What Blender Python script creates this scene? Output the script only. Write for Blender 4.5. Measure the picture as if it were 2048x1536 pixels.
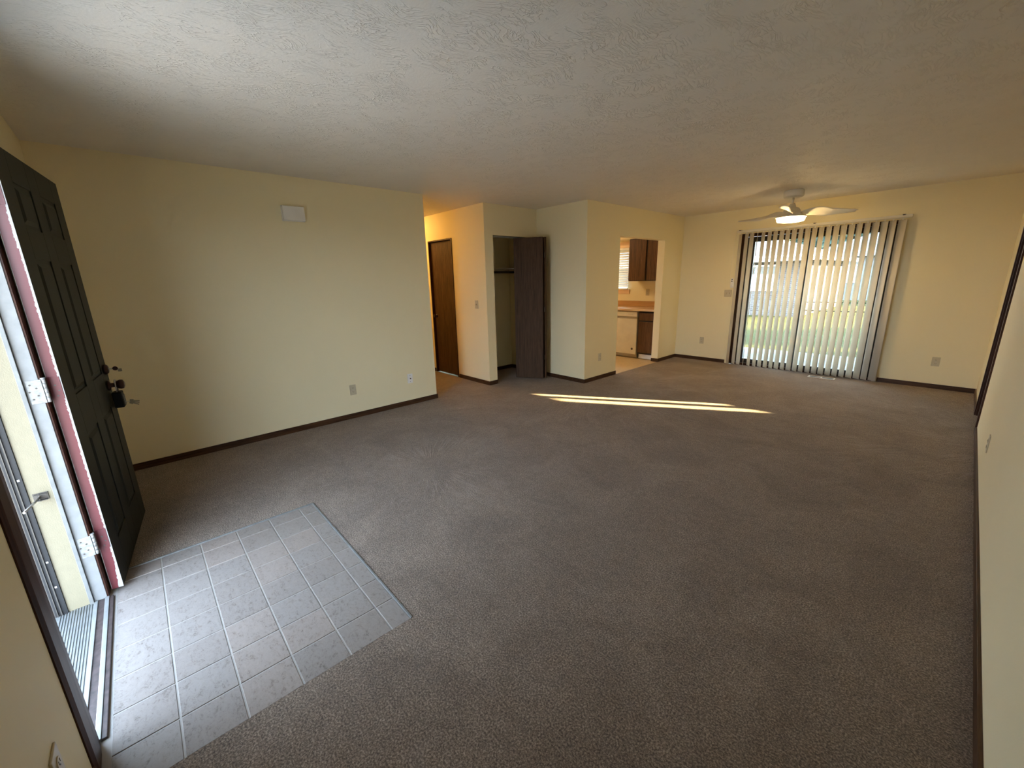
import bpy, math, random
from mathutils import Vector, Matrix
random.seed(7)
PI = math.pi
for o in list(bpy.data.objects): bpy.data.objects.remove(o)
SC = bpy.context.scene
COL = SC.collection

# ------------------------------------------------------------------ camera, world, sun, exposure
cam_d = bpy.data.cameras.new('camera')
cam_d.sensor_width = 36.0
cam_d.lens = 816.61 / 2048 * 36.0
cam_d.clip_start = 0.02
cam_d.clip_end = 400
cam = bpy.data.objects.new('camera', cam_d)
COL.objects.link(cam)
R = ((0.6757416180674221, 0.7367394476352451, -0.024253905040968533),
     (-0.16576020141097172, 0.18393170466983866, 0.9688615399764001),
     (-0.7182595778963317, 0.6506797325223533, -0.24641238695492226))
cam.matrix_world = Matrix(((R[0][0], R[1][0], -R[2][0], 0.0),
                           (R[0][1], R[1][1], -R[2][1], 0.0),
                           (R[0][2], R[1][2], -R[2][2], 1.457),
                           (0, 0, 0, 1)))
SC.camera = cam

SKY = 11.0
world = bpy.data.worlds.new('sky')
SC.world = world
world.use_nodes = True
wn = world.node_tree
wn.nodes.clear()
wo = wn.nodes.new('ShaderNodeOutputWorld')
wb = wn.nodes.new('ShaderNodeBackground')
wtc = wn.nodes.new('ShaderNodeTexCoord')
wsx = wn.nodes.new('ShaderNodeSeparateXYZ')
wr = wn.nodes.new('ShaderNodeValToRGB')
wr.color_ramp.elements[0].position = 0.0
wr.color_ramp.elements[0].color = (0.82, 0.90, 1.0, 1)
wr.color_ramp.elements[1].position = 0.7
wr.color_ramp.elements[1].color = (0.54, 0.74, 1.0, 1)
wn.links.new(wtc.outputs['Generated'], wsx.inputs[0])
wn.links.new(wsx.outputs['Z'], wr.inputs[0])
wn.links.new(wr.outputs[0], wb.inputs['Color'])
wb.inputs['Strength'].default_value = SKY
wn.links.new(wb.outputs[0], wo.inputs[0])

SUN_AZ = math.radians(31.4)
SUN_EL = math.radians(15.4)
sd = Vector((math.cos(SUN_AZ) * math.cos(SUN_EL), math.sin(SUN_AZ) * math.cos(SUN_EL), math.sin(SUN_EL)))
sun_d = bpy.data.lights.new('sun', 'SUN')
sun_d.energy = 62.0
sun_d.color = (1.0, 0.72, 0.38)
sun_d.angle = math.radians(0.5)
sun = bpy.data.objects.new('sun', sun_d)
COL.objects.link(sun)
sun.rotation_euler = sd.to_track_quat('Z', 'Y').to_euler()
sun.location = (8, 8, 8)

SC.cycles.max_bounces = 14
SC.cycles.diffuse_bounces = 10
SC.cycles.transparent_max_bounces = 16
vs = SC.view_settings
vs.view_transform = 'Standard'
vs.look = 'None'
vs.exposure = 0.92
vs.gamma = 1
vs.use_curve_mapping = False

# ------------------------------------------------------------------ materials
def new_mat(name):
    m = bpy.data.materials.new(name)
    m.use_nodes = True
    nt = m.node_tree
    return m, nt, nt.nodes['Principled BSDF']

def coords(nt, scale=(1, 1, 1), rot=(0, 0, 0)):
    tc = nt.nodes.new('ShaderNodeTexCoord')
    mp = nt.nodes.new('ShaderNodeMapping')
    mp.inputs['Scale'].default_value = scale
    mp.inputs['Rotation'].default_value = rot
    nt.links.new(tc.outputs['Object'], mp.inputs[0])
    return mp.outputs[0]

def noise(nt, vec, scale, detail=3, rough=0.5, dist=0.0):
    n = nt.nodes.new('ShaderNodeTexNoise')
    n.inputs['Scale'].default_value = scale
    n.inputs['Detail'].default_value = detail
    n.inputs['Roughness'].default_value = rough
    n.inputs['Distortion'].default_value = dist
    nt.links.new(vec, n.inputs['Vector'])
    return n.outputs['Fac']

def ramp(nt, fac, stops):
    r = nt.nodes.new('ShaderNodeValToRGB')
    el = r.color_ramp.elements
    while len(el) < len(stops): el.new(0.5)
    for e, (p, c) in zip(el, stops):
        e.position = p
        e.color = (c[0], c[1], c[2], 1) if isinstance(c, (tuple, list)) else (c, c, c, 1)
    nt.links.new(fac, r.inputs[0])
    return r.outputs[0]

def mixc(nt, fac, a, b, mode='MIX'):
    m = nt.nodes.new('ShaderNodeMix')
    m.data_type = 'RGBA'
    m.blend_type = mode
    for s, v in (('Factor', fac),):
        if isinstance(v, (int, float)): m.inputs[0].default_value = v
        else: nt.links.new(v, m.inputs[0])
    for i, v in ((6, a), (7, b)):
        if isinstance(v, (tuple, list)): m.inputs[i].default_value = (v[0], v[1], v[2], 1)
        else: nt.links.new(v, m.inputs[i])
    return m.outputs[2]

def mathn(nt, op, a, b=0.0, clamp=False):
    m = nt.nodes.new('ShaderNodeMath')
    m.operation = op
    m.use_clamp = clamp
    for i, v in enumerate((a, b)):
        if isinstance(v, (int, float)): m.inputs[i].default_value = v
        else: nt.links.new(v, m.inputs[i])
    return m.outputs[0]

def bump(nt, bsdf, height, strength, dist):
    b = nt.nodes.new('ShaderNodeBump')
    b.inputs['Strength'].default_value = strength
    b.inputs['Distance'].default_value = dist
    nt.links.new(height, b.inputs['Height'])
    nt.links.new(b.outputs[0], bsdf.inputs['Normal'])

def plain(name, c, rough=0.5, metal=0.0, var=0.05, nscale=8, bmp=0.0, bscale=60, spec=0.5):
    m, nt, b = new_mat(name)
    v = coords(nt)
    n = noise(nt, v, nscale, 4)
    lo = tuple(x * (1 - var) for x in c)
    hi = tuple(min(1, x * (1 + var)) for x in c)
    nt.links.new(ramp(nt, n, [(0.3, lo), (0.7, hi)]), b.inputs['Base Color'])
    b.inputs['Roughness'].default_value = rough
    b.inputs['Metallic'].default_value = metal
    b.inputs['Specular IOR Level'].default_value = spec
    if bmp > 0:
        bump(nt, b, noise(nt, v, bscale, 4), bmp, 0.002)
    return m

def wood(name, dark, light, axis='Z', rough=0.45, gs=1.0, cont=0.5):
    m, nt, b = new_mat(name)
    s = {'Z': (22, 22, 1.2), 'X': (1.2, 22, 22), 'Y': (22, 1.2, 22)}[axis]
    v = coords(nt, tuple(k * gs for k in s))
    n1 = noise(nt, v, 2.2, 6, 0.65, 0.6)
    n2 = noise(nt, v, 9, 3, 0.6)
    f = mathn(nt, 'ADD', mathn(nt, 'MULTIPLY', n1, 0.7), mathn(nt, 'MULTIPLY', n2, 0.3))
    nt.links.new(ramp(nt, f, [(0.5 - 0.2 * cont, dark), (0.5 + 0.25 * cont, light)]), b.inputs['Base Color'])
    b.inputs['Roughness'].default_value = rough
    b.inputs['Specular IOR Level'].default_value = 0.25
    bump(nt, b, f, 0.12, 0.001)
    return m

def wall_mat(name, c):
    m, nt, b = new_mat(name)
    v = coords(nt)
    big = noise(nt, v, 1.3, 3)
    nt.links.new(ramp(nt, big, [(0.3, tuple(x * 0.97 for x in c)), (0.7, c)]), b.inputs['Base Color'])
    b.inputs['Roughness'].default_value = 0.6
    b.inputs['Specular IOR Level'].default_value = 0.3
    o = noise(nt, v, 130, 3, 0.6)
    bump(nt, b, o, 0.22, 0.0016)
    return m

WALL = wall_mat('wall_paint', (0.82, 0.735, 0.495))
def ceiling_mat():
    m, nt, b = new_mat('ceiling_texture')
    v = coords(nt)
    nt.links.new(ramp(nt, noise(nt, v, 1.1, 3), [(0.3, (0.76, 0.72, 0.65)), (0.7, (0.80, 0.76, 0.69))]), b.inputs['Base Color'])
    b.inputs['Roughness'].default_value = 0.62
    b.inputs['Specular IOR Level'].default_value = 0.4
    # crow's-foot texture: short ridges fanning in changing directions, in irregular patches
    wv = nt.nodes.new('ShaderNodeTexNoise')
    wv.inputs['Scale'].default_value = 5.0
    wv.inputs['Detail'].default_value = 1
    nt.links.new(v, wv.inputs['Vector'])
    add = nt.nodes.new('ShaderNodeVectorMath'); add.operation = 'MULTIPLY_ADD'
    nt.links.new(wv.outputs['Color'], add.inputs[0])
    add.inputs[1].default_value = (0.16, 0.16, 0.0)
    nt.links.new(v, add.inputs[2])
    hs = []
    for ang, off in ((0.4, 0), (1.5, 3), (2.5, 7)):
        mp = nt.nodes.new('ShaderNodeMapping')
        mp.inputs['Rotation'].default_value = (0, 0, ang)
        mp.inputs['Scale'].default_value = (60, 16, 1)
        mp.inputs['Location'].default_value = (off, off, 0)
        nt.links.new(add.outputs[0], mp.inputs[0])
        n = noise(nt, mp.outputs[0], 1.0, 2, 0.4)
        ridge = mathn(nt, 'ABSOLUTE', mathn(nt, 'SUBTRACT', n, 0.5))
        r = ramp(nt, ridge, [(0.0, 1.0), (0.045, 0.0)])
        mask = ramp(nt, noise(nt, add.outputs[0], 4.0 + off * 0.7, 2), [(0.5, 0.0), (0.58, 1.0)])
        hs.append(mathn(nt, 'MULTIPLY', r, mask))
    h = mathn(nt, 'ADD', mathn(nt, 'ADD', hs[0], hs[1]), hs[2])
    h = mathn(nt, 'ADD', h, mathn(nt, 'MULTIPLY', noise(nt, v, 90, 3), 0.35))
    bump(nt, b, h, 0.6, 0.004)
    return m
CEIL = ceiling_mat()

def carpet_mat():
    m, nt, b = new_mat('carpet_pile')
    v = coords(nt)
    fine = noise(nt, v, 150, 5, 0.8)
    mid = noise(nt, v, 26, 3, 0.6)
    big = noise(nt, v, 2.2, 4, 0.6, 0.8)
    # vacuum and footstep marks: nap brushed along fans of lines around a few points
    marks = None
    for (cx, cy, rad, k) in ((-2.76, 1.57, 1.1, 9), (3.5, -2.5, 6.5, 48), (-3.4, 4.6, 3.0, 26), (0.6, 5.2, 2.6, 22)):
        sp = nt.nodes.new('ShaderNodeSeparateXYZ')
        nt.links.new(v, sp.inputs[0])
        dx = mathn(nt, 'SUBTRACT', sp.outputs[0], cx)
        dy = mathn(nt, 'SUBTRACT', sp.outputs[1], cy)
        ang = mathn(nt, 'ARCTAN2', dy, dx)
        rr = mathn(nt, 'SQRT', mathn(nt, 'ADD', mathn(nt, 'MULTIPLY', dx, dx), mathn(nt, 'MULTIPLY', dy, dy)))
        cmb = nt.nodes.new('ShaderNodeCombineXYZ')
        nt.links.new(mathn(nt, 'MULTIPLY', ang, k), cmb.inputs[0])
        nt.links.new(mathn(nt, 'MULTIPLY', rr, 1.6), cmb.inputs[1])
        n = noise(nt, cmb.outputs[0], 1.0, 2, 0.5)
        line = ramp(nt, mathn(nt, 'ABSOLUTE', mathn(nt, 'SUBTRACT', n, 0.5)), [(0.0, 1.0), (0.06, 0.0)])
        fall = ramp(nt, mathn(nt, 'DIVIDE', rr, rad), [(0.05, 0.0), (0.2, 0.9), (1.0, 0.0)])
        t = mathn(nt, 'MULTIPLY', mathn(nt, 'MULTIPLY', line, fall), ramp(nt, noise(nt, v, 2.6 + k * 0.02, 2), [(0.45, 0.0), (0.6, 1.0)]))
        marks = t if marks is None else mathn(nt, 'ADD', marks, t)
    base = ramp(nt, fine, [(0.38, (0.072, 0.050, 0.035)), (0.50, (0.215, 0.162, 0.120)), (0.62, (0.51, 0.405, 0.31))])
    base = mixc(nt, 1.0, base, ramp(nt, big, [(0.32, (0.78, 0.76, 0.74)), (0.68, (1.1, 1.1, 1.1))]), 'MULTIPLY')
    base = mixc(nt, 1.0, base, ramp(nt, mid, [(0.3, (0.84, 0.83, 0.83)), (0.7, (1.12, 1.12, 1.12))]), 'MULTIPLY')
    base = mixc(nt, mathn(nt, 'MULTIPLY', marks, 0.3, True), base, (0.50, 0.41, 0.36))
    # one old worn spot
    nt.links.new(base, b.inputs['Base Color'])
    b.inputs['Roughness'].default_value = 0.95
    b.inputs['Specular IOR Level'].default_value = 0.12
    b.inputs['Sheen Weight'].default_value = 0.18
    b.inputs['Sheen Roughness'].default_value = 0.5
    h = mathn(nt, 'ADD', fine, mathn(nt, 'MULTIPLY', mid, 0.6))
    h = mathn(nt, 'ADD', h, mathn(nt, 'MULTIPLY', marks, 0.5))
    bump(nt, b, h, 0.75, 0.008)
    return m
CARPET = carpet_mat()

def tile_mat(name, tone):
    m, nt, b = new_mat(name)
    v = coords(nt)
    gp = nt.nodes.new('ShaderNodeNewGeometry')
    mp = nt.nodes.new('ShaderNodeMapping'); mp.inputs['Scale'].default_value = (1.0, 2.0, 1.0); mp.inputs['Rotation'].default_value = (0, 0, 0.35)
    nt.links.new(gp.outputs['Position'], mp.inputs[0])
    v = gp.outputs['Position']
    n1 = noise(nt, mp.outputs[0], 14, 7, 0.8, 1.6)
    n2 = noise(nt, v, 85, 5, 0.8, 0.8)
    f = mathn(nt, 'ADD', mathn(nt, 'MULTIPLY', n1, 0.55), mathn(nt, 'MULTIPLY', n2, 0.45))
    a = (tone[0] * 0.42, tone[1] * 0.38, tone[2] * 0.35); c = tuple(x * 1.18 for x in tone)
    base = ramp(nt, f, [(0.36, a), (0.47, tone), (0.66, c)])
    nt.links.new(base, b.inputs['Base Color'])
    b.inputs['Roughness'].default_value = 0.34
    bump(nt, b, n2, 0.25, 0.0015)
    return m
TILES = [tile_mat('vinyl_stone_%s' % n, t) for n, t in (('grey', (0.255, 0.225, 0.205)), ('beige', (0.275, 0.232, 0.205)), ('taupe', (0.245, 0.213, 0.192)))]
GROUT = plain('grout', (0.40, 0.37, 0.335), 0.5)
KVINYL = tile_mat('kitchen_vinyl', (0.62, 0.48, 0.30))
BASE = wood('dark_trim', (0.030, 0.014, 0.007), (0.085, 0.040, 0.020), 'X', 0.4)
BASEY = wood('dark_trim_long', (0.030, 0.014, 0.007), (0.085, 0.040, 0.020), 'Y', 0.4)
CASE = wood('dark_casing', (0.028, 0.010, 0.006), (0.075, 0.030, 0.018), 'Z', 0.4)
DOORWOOD = wood('walnut_door', (0.026, 0.012, 0.005), (0.100, 0.052, 0.026), 'Z', 0.62, 1.2, 0.7)
CABWOOD = wood('cabinet_wood', (0.040, 0.018, 0.007), (0.18, 0.085, 0.038), 'Z', 0.38, 0.9, 0.9)
CABDARK = plain('cabinet_gap', (0.015, 0.007, 0.004), 0.6)
GREEN = plain('dark_green_paint', (0.011, 0.0135, 0.011), 0.5, var=0.12, nscale=14, spec=0.22)
def chipped():
    m, nt, b = new_mat('red_primer_chipped')
    v = coords(nt)
    sp = nt.nodes.new('ShaderNodeSeparateXYZ')
    nt.links.new(v, sp.inputs[0])
    # local y runs across the door edge: 0 inside face, 0.044 outside face; x unused; z along
    n = noise(nt, coords(nt, (1, 1, 1.0)), 55, 5, 0.75)
    n2 = noise(nt, coords(nt), 5, 2)
    low = ramp(nt, sp.outputs[2], [(0.0, 0.012), (0.14, 0.0)])
    t = mathn(nt, 'ADD', sp.outputs[1], mathn(nt, 'MULTIPLY', mathn(nt, 'SUBTRACT', n, 0.5), 0.016))
    t = mathn(nt, 'ADD', t, mathn(nt, 'MULTIPLY', mathn(nt, 'SUBTRACT', n2, 0.5), 0.010))
    t = mathn(nt, 'ADD', t, low)
    chip = mathn(nt, 'GREATER_THAN', t, 0.0365)
    line = mathn(nt, 'LESS_THAN', sp.outputs[1], 0.0022)
    f = mathn(nt, 'MAXIMUM', chip, line)
    nt.links.new(mixc(nt, f, (0.15, 0.024, 0.030), (0.42, 0.42, 0.41)), b.inputs['Base Color'])
    b.inputs['Roughness'].default_value = 0.4
    bump(nt, b, f, 0.3, 0.001)
    return m
CHIP = chipped()
WHITEJ = plain('white_jamb_paint', (0.235, 0.24, 0.24), 0.4, var=0.10, nscale=20)
CREAMJ = plain('cream_brickmould', (0.235, 0.205, 0.135), 0.55, var=0.04, nscale=30, bmp=0.25, bscale=240)
STORM = plain('bronze_storm_frame', (0.024, 0.024, 0.026), 0.5, 0.2)
ALU = plain('aluminium', (0.30, 0.31, 0.31), 0.45, 0.4, var=0.1, nscale=30)
ALUPALE = plain('weathered_aluminium', (0.20, 0.205, 0.20), 0.55, 0.2, var=0.14, nscale=24)
SILLDARK = plain('worn_dark_strip', (0.055, 0.038, 0.036), 0.5, var=0.5, nscale=30)
HINGEM = plain('painted_hinge', (0.30, 0.30, 0.29), 0.45, 0.1, var=0.25, nscale=60)
SCREW = plain('screw_dark', (0.10, 0.09, 0.08), 0.5, 0.5)
REDP = plain('red_primer', (0.14, 0.024, 0.030), 0.4)
BLACK = plain('black_plastic', (0.006, 0.006, 0.006), 0.5, spec=0.15)
OILBR = plain('oiled_bronze', (0.05, 0.02, 0.014), 0.3, 0.6)
STEEL = plain('steel', (0.5, 0.5, 0.48), 0.3, 0.9)
PLATE = plain('almond_plastic', (0.52, 0.46, 0.32), 0.35)
PLATED = plain('almond_plastic_dark', (0.30, 0.26, 0.17), 0.4)
WPLATE = plain('white_plastic', (0.80, 0.80, 0.78), 0.35)
SLOT = plain('slot_black', (0.02, 0.018, 0.015), 0.6)
FANW = plain('fan_white', (0.78, 0.75, 0.68), 0.4)
BRONZE = wood('door_frame_brown', (0.030, 0.012, 0.006), (0.070, 0.030, 0.016), 'Z', 0.35)
DARKF = plain('dark_frame', (0.02, 0.017, 0.014), 0.35)
APPL = plain('appliance_white', (0.72, 0.68, 0.62), 0.3)
GREYP = plain('toe_grey', (0.42, 0.38, 0.33), 0.5)
LAMI = wood('laminate_counter', (0.42, 0.23, 0.09), (0.62, 0.38, 0.17), 'X', 0.35, 0.5, 0.9)
LAMIE = plain('laminate_edge', (0.66, 0.50, 0.33), 0.4)
CASEW = plain('window_casing_tan', (0.72, 0.52, 0.34), 0.5)
SHELF = plain('shelf_paint', (0.55, 0.48, 0.36), 0.5)
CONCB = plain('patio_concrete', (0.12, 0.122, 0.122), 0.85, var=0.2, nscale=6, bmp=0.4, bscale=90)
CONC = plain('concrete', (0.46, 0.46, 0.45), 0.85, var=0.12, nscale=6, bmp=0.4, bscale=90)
ROOFM = plain('roof_felt', (0.08, 0.07, 0.065), 0.9)
EXTW = plain('exterior_siding', (0.5, 0.47, 0.40), 0.7)

def slat_mat():
    m, nt, b = new_mat('blind_vinyl')
    v = coords(nt, (1, 1, 40))
    nt.links.new(ramp(nt, noise(nt, v, 3, 2), [(0.3, (0.82, 0.78, 0.70)), (0.7, (0.86, 0.82, 0.74))]), b.inputs['Base Color'])
    b.inputs['Roughness'].default_value = 0.5
    tr = nt.nodes.new('ShaderNodeBsdfTranslucent')
    tr.inputs['Color'].default_value = (0.85, 0.78, 0.64, 1)
    mx = nt.nodes.new('ShaderNodeMixShader')
    mx.inputs[0].default_value = 0.38
    out = nt.nodes['Material Output']
    nt.links.new(b.outputs[0], mx.inputs[1]); nt.links.new(tr.outputs[0], mx.inputs[2])
    nt.links.new(mx.outputs[0], out.inputs[0])
    return m
SLAT = slat_mat()

def glass_mat():
    m = bpy.data.materials.new('window_glass'); m.use_nodes = True
    nt = m.node_tree; nt.nodes.clear()
    out = nt.nodes.new('ShaderNodeOutputMaterial')
    t = nt.nodes.new('ShaderNodeBsdfTransparent'); t.inputs[0].default_value = (0.93, 0.97, 0.95, 1)
    g = nt.nodes.new('ShaderNodeBsdfGlossy'); g.inputs['Roughness'].default_value = 0.02
    lw = nt.nodes.new('ShaderNodeLayerWeight'); lw.inputs[0].default_value = 0.5
    fr = nt.nodes.new('ShaderNodeMath'); fr.operation = 'POWER'; fr.inputs[1].default_value = 4.0
    nt.links.new(lw.outputs['Facing'], fr.inputs[0])
    f2 = nt.nodes.new('ShaderNodeMath'); f2.operation = 'MULTIPLY_ADD'; f2.inputs[1].default_value = 0.6; f2.inputs[2].default_value = 0.03
    nt.links.new(fr.outputs[0], f2.inputs[0]); fr = f2
    mx = nt.nodes.new('ShaderNodeMixShader')
    nt.links.new(fr.outputs[0], mx.inputs[0]); nt.links.new(t.outputs[0], mx.inputs[1]); nt.links.new(g.outputs[0], mx.inputs[2])
    nt.links.new(mx.outputs[0], out.inputs[0])
    return m
GLASS = glass_mat()

def emit(name, c, s):
    m = bpy.data.materials.new(name); m.use_nodes = True
    nt = m.node_tree; nt.nodes.clear()
    out = nt.nodes.new('ShaderNodeOutputMaterial'); e = nt.nodes.new('ShaderNodeEmission')
    e.inputs[0].default_value = (*c, 1); e.inputs[1].default_value = s
    nt.links.new(e.outputs[0], out.inputs[0])
    return m

def brick_mat():
    m, nt, b = new_mat('pale_brick')
    tc = nt.nodes.new('ShaderNodeTexCoord')
    sp = nt.nodes.new('ShaderNodeSeparateXYZ'); nt.links.new(tc.outputs['Object'], sp.inputs[0])
    cb = nt.nodes.new('ShaderNodeCombineXYZ')
    nt.links.new(mathn(nt, 'ADD', sp.outputs[0], sp.outputs[1]), cb.inputs[0]); nt.links.new(sp.outputs[2], cb.inputs[1])
    br = nt.nodes.new('ShaderNodeTexBrick')
    br.inputs['Scale'].default_value = 1.0
    br.inputs['Brick Width'].default_value = 0.21; br.inputs['Row Height'].default_value = 0.075
    br.inputs['Mortar Size'].default_value = 0.012
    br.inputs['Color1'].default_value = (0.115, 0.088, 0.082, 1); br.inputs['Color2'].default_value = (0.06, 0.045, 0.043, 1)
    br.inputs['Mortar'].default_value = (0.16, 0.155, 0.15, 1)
    nt.links.new(cb.outputs[0], br.inputs['Vector'])
    nt.links.new(br.outputs[0], b.inputs['Base Color'])
    b.inputs['Roughness'].default_value = 0.9
    bump(nt, b, br.outputs['Fac'], -0.5, 0.01)
    return m
BRICK = brick_mat()
SHING = plain('shingle', (0.046, 0.034, 0.034), 0.9, var=0.3, nscale=14)
def grass_mat():
    m, nt, b = new_mat('lawn_grass')
    v = coords(nt)
    f = mathn(nt, 'ADD', mathn(nt, 'MULTIPLY', noise(nt, v, 30, 5, 0.8), 0.6), mathn(nt, 'MULTIPLY', noise(nt, v, 1.2, 4), 0.4))
    nt.links.new(ramp(nt, f, [(0.35, (0.034, 0.038, 0.014)), (0.65, (0.080, 0.074, 0.018))]), b.inputs['Base Color'])
    b.inputs['Roughness'].default_value = 0.9
    b.inputs['Specular IOR Level'].default_value = 0.1
    bump(nt, b, noise(nt, v, 60, 4, 0.8), 0.9, 0.05)
    return m
GRASS = grass_mat()
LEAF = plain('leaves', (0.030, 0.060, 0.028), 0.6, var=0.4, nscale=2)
LEAF_HAZE = plain('leaves_hazed', (0.055, 0.095, 0.075), 0.6, var=0.4, nscale=2)  # pale blue of haze and glass veil mixed into the far leaf colour
BARK = plain('bark', (0.07, 0.05, 0.035), 0.9)
PALEH = plain('pale_house', (0.14, 0.14, 0.14), 0.8)
ROOFP = plain('pale_roof', (0.06, 0.062, 0.064), 0.9)

# ------------------------------------------------------------------ mesh builder
class MB:
    def __init__(s): s.v = []; s.f = []; s.sm = []
    def add(s, vs_, fs, smooth=False):
        n = len(s.v); s.v += [tuple(p) for p in vs_]
        for f in fs: s.f.append(tuple(i + n for i in f)); s.sm.append(smooth)
        return s
    def box(s, x0, x1, y0, y1, z0, z1, M=None):
        p = [(x, y, z) for z in (z0, z1) for y in (y0, y1) for x in (x0, x1)]
        if M: p = [M @ Vector(q) for q in p]
        return s.add(p, [(0, 2, 3, 1), (4, 5, 7, 6), (0, 1, 5, 4), (2, 6, 7, 3), (0, 4, 6, 2), (1, 3, 7, 5)])
    def lathe(s, prof, c=(0, 0, 0), n=24, M=None, smooth=True):
        vs_ = []
        for r, z in prof:
            for i in range(n):
                a = 2 * PI * i / n
                p = Vector((r * math.cos(a), r * math.sin(a), z))
                if M: p = M @ p
                vs_.append((p.x + c[0], p.y + c[1], p.z + c[2]))
        fs = []
        for k in range(len(prof) - 1):
            for i in range(n):
                j = (i + 1) % n
                fs.append((k * n + i, k * n + j, (k + 1) * n + j, (k + 1) * n + i))
        base = len(s.v)
        s.add(vs_, fs, smooth)
        s.add([], [], False)
        s.f.append(tuple(base + i for i in reversed(range(n)))); s.sm.append(False)
        s.f.append(tuple(base + (len(prof) - 1) * n + i for i in range(n))); s.sm.append(False)
        return s
    def cyl(s, p0, p1, r, n=12, r1=None):
        p0 = Vector(p0); p1 = Vector(p1); d = p1 - p0
        M = d.to_track_quat('Z', 'Y').to_matrix()
        return s.lathe([(r, 0), (r if r1 is None else r1, d.length)], tuple(p0), n, M)
    def tube(s, pts, r, n=8):
        pts = [Vector(p) for p in pts]; rings = []
        for i, p in enumerate(pts):
            d = (pts[min(i + 1, len(pts) - 1)] - pts[max(i - 1, 0)]).normalized()
            q = d.to_track_quat('Z', 'Y').to_matrix()
            rings.append([p + q @ Vector((r * math.cos(2 * PI * k / n), r * math.sin(2 * PI * k / n), 0)) for k in range(n)])
        vs_ = [v for g in rings for v in g]; fs = []
        for i in range(len(pts) - 1):
            for k in range(n):
                j = (k + 1) % n
                fs.append((i * n + k, i * n + j, (i + 1) * n + j, (i + 1) * n + k))
        fs.append(tuple(reversed(range(n)))); fs.append(tuple((len(pts) - 1) * n + k for k in range(n)))
        return s.add(vs_, fs, True)
    def prism(s, poly, axis, a0, a1, M=None):
        # poly: 2-D points; axis along which it is extruded
        def P(u, v, t):
            q = {'X': (t, u, v), 'Y': (u, t, v), 'Z': (u, v, t)}[axis]
            return M @ Vector(q) if M else Vector(q)
        n = len(poly)
        vs_ = [P(u, v, a0) for u, v in poly] + [P(u, v, a1) for u, v in poly]
        fs = [tuple(range(n)), tuple(reversed(range(n, 2 * n)))] + [(i, i + n, (i + 1) % n + n, (i + 1) % n) for i in range(n)]
        return s.add(vs_, fs)
    def build(s, name, mat, parent=None, bevel=0.0, seg=2, loc=None, fix=True):
        me = bpy.data.meshes.new(name)
        me.from_pydata(s.v, [], s.f)
        me.polygons.foreach_set('use_smooth', s.sm)
        me.materials.append(mat)
        if fix:
            import bmesh
            bm = bmesh.new(); bm.from_mesh(me); bmesh.ops.recalc_face_normals(bm, faces=bm.faces); bm.to_mesh(me); bm.free()
        me.update()
        o = bpy.data.objects.new(name, me)
        COL.objects.link(o)
        if loc: o.location = loc
        if parent: o.parent = parent
        if bevel > 0:
            b = o.modifiers.new('bevel', 'BEVEL'); b.width = bevel; b.segments = seg; b.limit_method = 'ANGLE'
        return o

def empty(name, loc=(0, 0, 0), rz=0.0, M=None):
    o = bpy.data.objects.new(name, None)
    COL.objects.link(o)
    o.empty_display_size = 0.05
    if M is not None: o.matrix_world = M
    else:
        o.location = loc; o.rotation_euler = (0, 0, rz)
    return o
def tag(o, label, cat, group=None):
    o['label'] = label; o['category'] = cat
    if group: o['group'] = group
    return o
def struct(o):
    o['kind'] = 'structure'; return o
def sbox(name, mat, *b, bevel=0):
    m = MB()
    for q in b: m.box(*q)
    return struct(m.build(name, mat, bevel=bevel))
def copy_mesh(o, parent, loc=None):
    c = o.copy(); COL.objects.link(c); c.parent = parent
    if loc: c.location = loc
    return c

# ------------------------------------------------------------------ key planes
XL = -4.433; Y0 = -0.35; Y1 = 2.698; Y2 = 3.589; Y3 = 4.573; XK = -3.508; KA = 5.35; KB = 6.648
Y5 = 7.284; XR = 0.258; H = 2.44; T = 0.12; ZK = 2.034
DX0 = -2.60; DX1 = -1.71; DZ = 2.06     # front door opening
SX0 = -2.57; SX1 = -0.66; SZ = 2.07     # sliding door opening
RY0 = 5.53; RY1 = 6.17; RZ = 2.06       # doorway in the right wall

# ------------------------------------------------------------------ shell
sbox('wall_left', WALL, (XL - T, XL, Y0, Y1, 0, H), (-7.5, XL - T, Y1 - T, Y1, 0, H))
sbox('wall_hall', WALL, (-7.5, -5.83, Y2, Y2 + T, 0, H), (-5.19, XL, Y2, Y2 + T, 0, H), (-5.83, -5.19, Y2, Y2 + T, 2.075, H), (-5.83, -5.24, Y2 + T + 0.001, Y2 + T + 0.03, 0, H), (-7.62, -7.5, Y1 - T, Y2 + T, 0, H))  # the panel behind the hall door is added to block sky light
CY0 = 3.735; CY1 = 4.56; CZ = 2.05
sbox('wall_closet', WALL, (XL - T, XL, Y2 + T, CY0, 0, H), (XL - T, XL, CY1, Y3, 0, H), (XL - T, XL, CY0, CY1, CZ, H),
     (-5.24, -5.12, Y2 + T, 4.77, 0, H), (-5.12, XL - T, 4.65, 4.77, 0, H))
sbox('wall_corner', WALL, (XL - T, XK, Y3, Y3 + T, 0, H))
sbox('wall_kitchen', WALL, (XK - T, XK, Y3 + T, KA, 0, H), (XK - T, XK, KB, Y5, 0, H), (XK - T, XK, KA, KB, ZK, H))
sbox('wall_back', WALL, (-7.0, -5.80, Y5, Y5 + T, 0, H), (-4.56, SX0, Y5, Y5 + T, 0, H), (-5.80, -4.56, Y5, Y5 + T, 0, 1.22), (-5.80, -4.56, Y5, Y5 + T, 2.0, H),
     (SX0, SX1, Y5, Y5 + T, SZ, H), (SX1, 2.20, Y5, Y5 + T, 0, H), (2.94, 3.8, Y5, Y5 + T, 0, H), (2.20, 2.94, Y5, Y5 + T, 0, 1.26), (2.20, 2.94, Y5, Y5 + T, 1.98, H))
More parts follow.
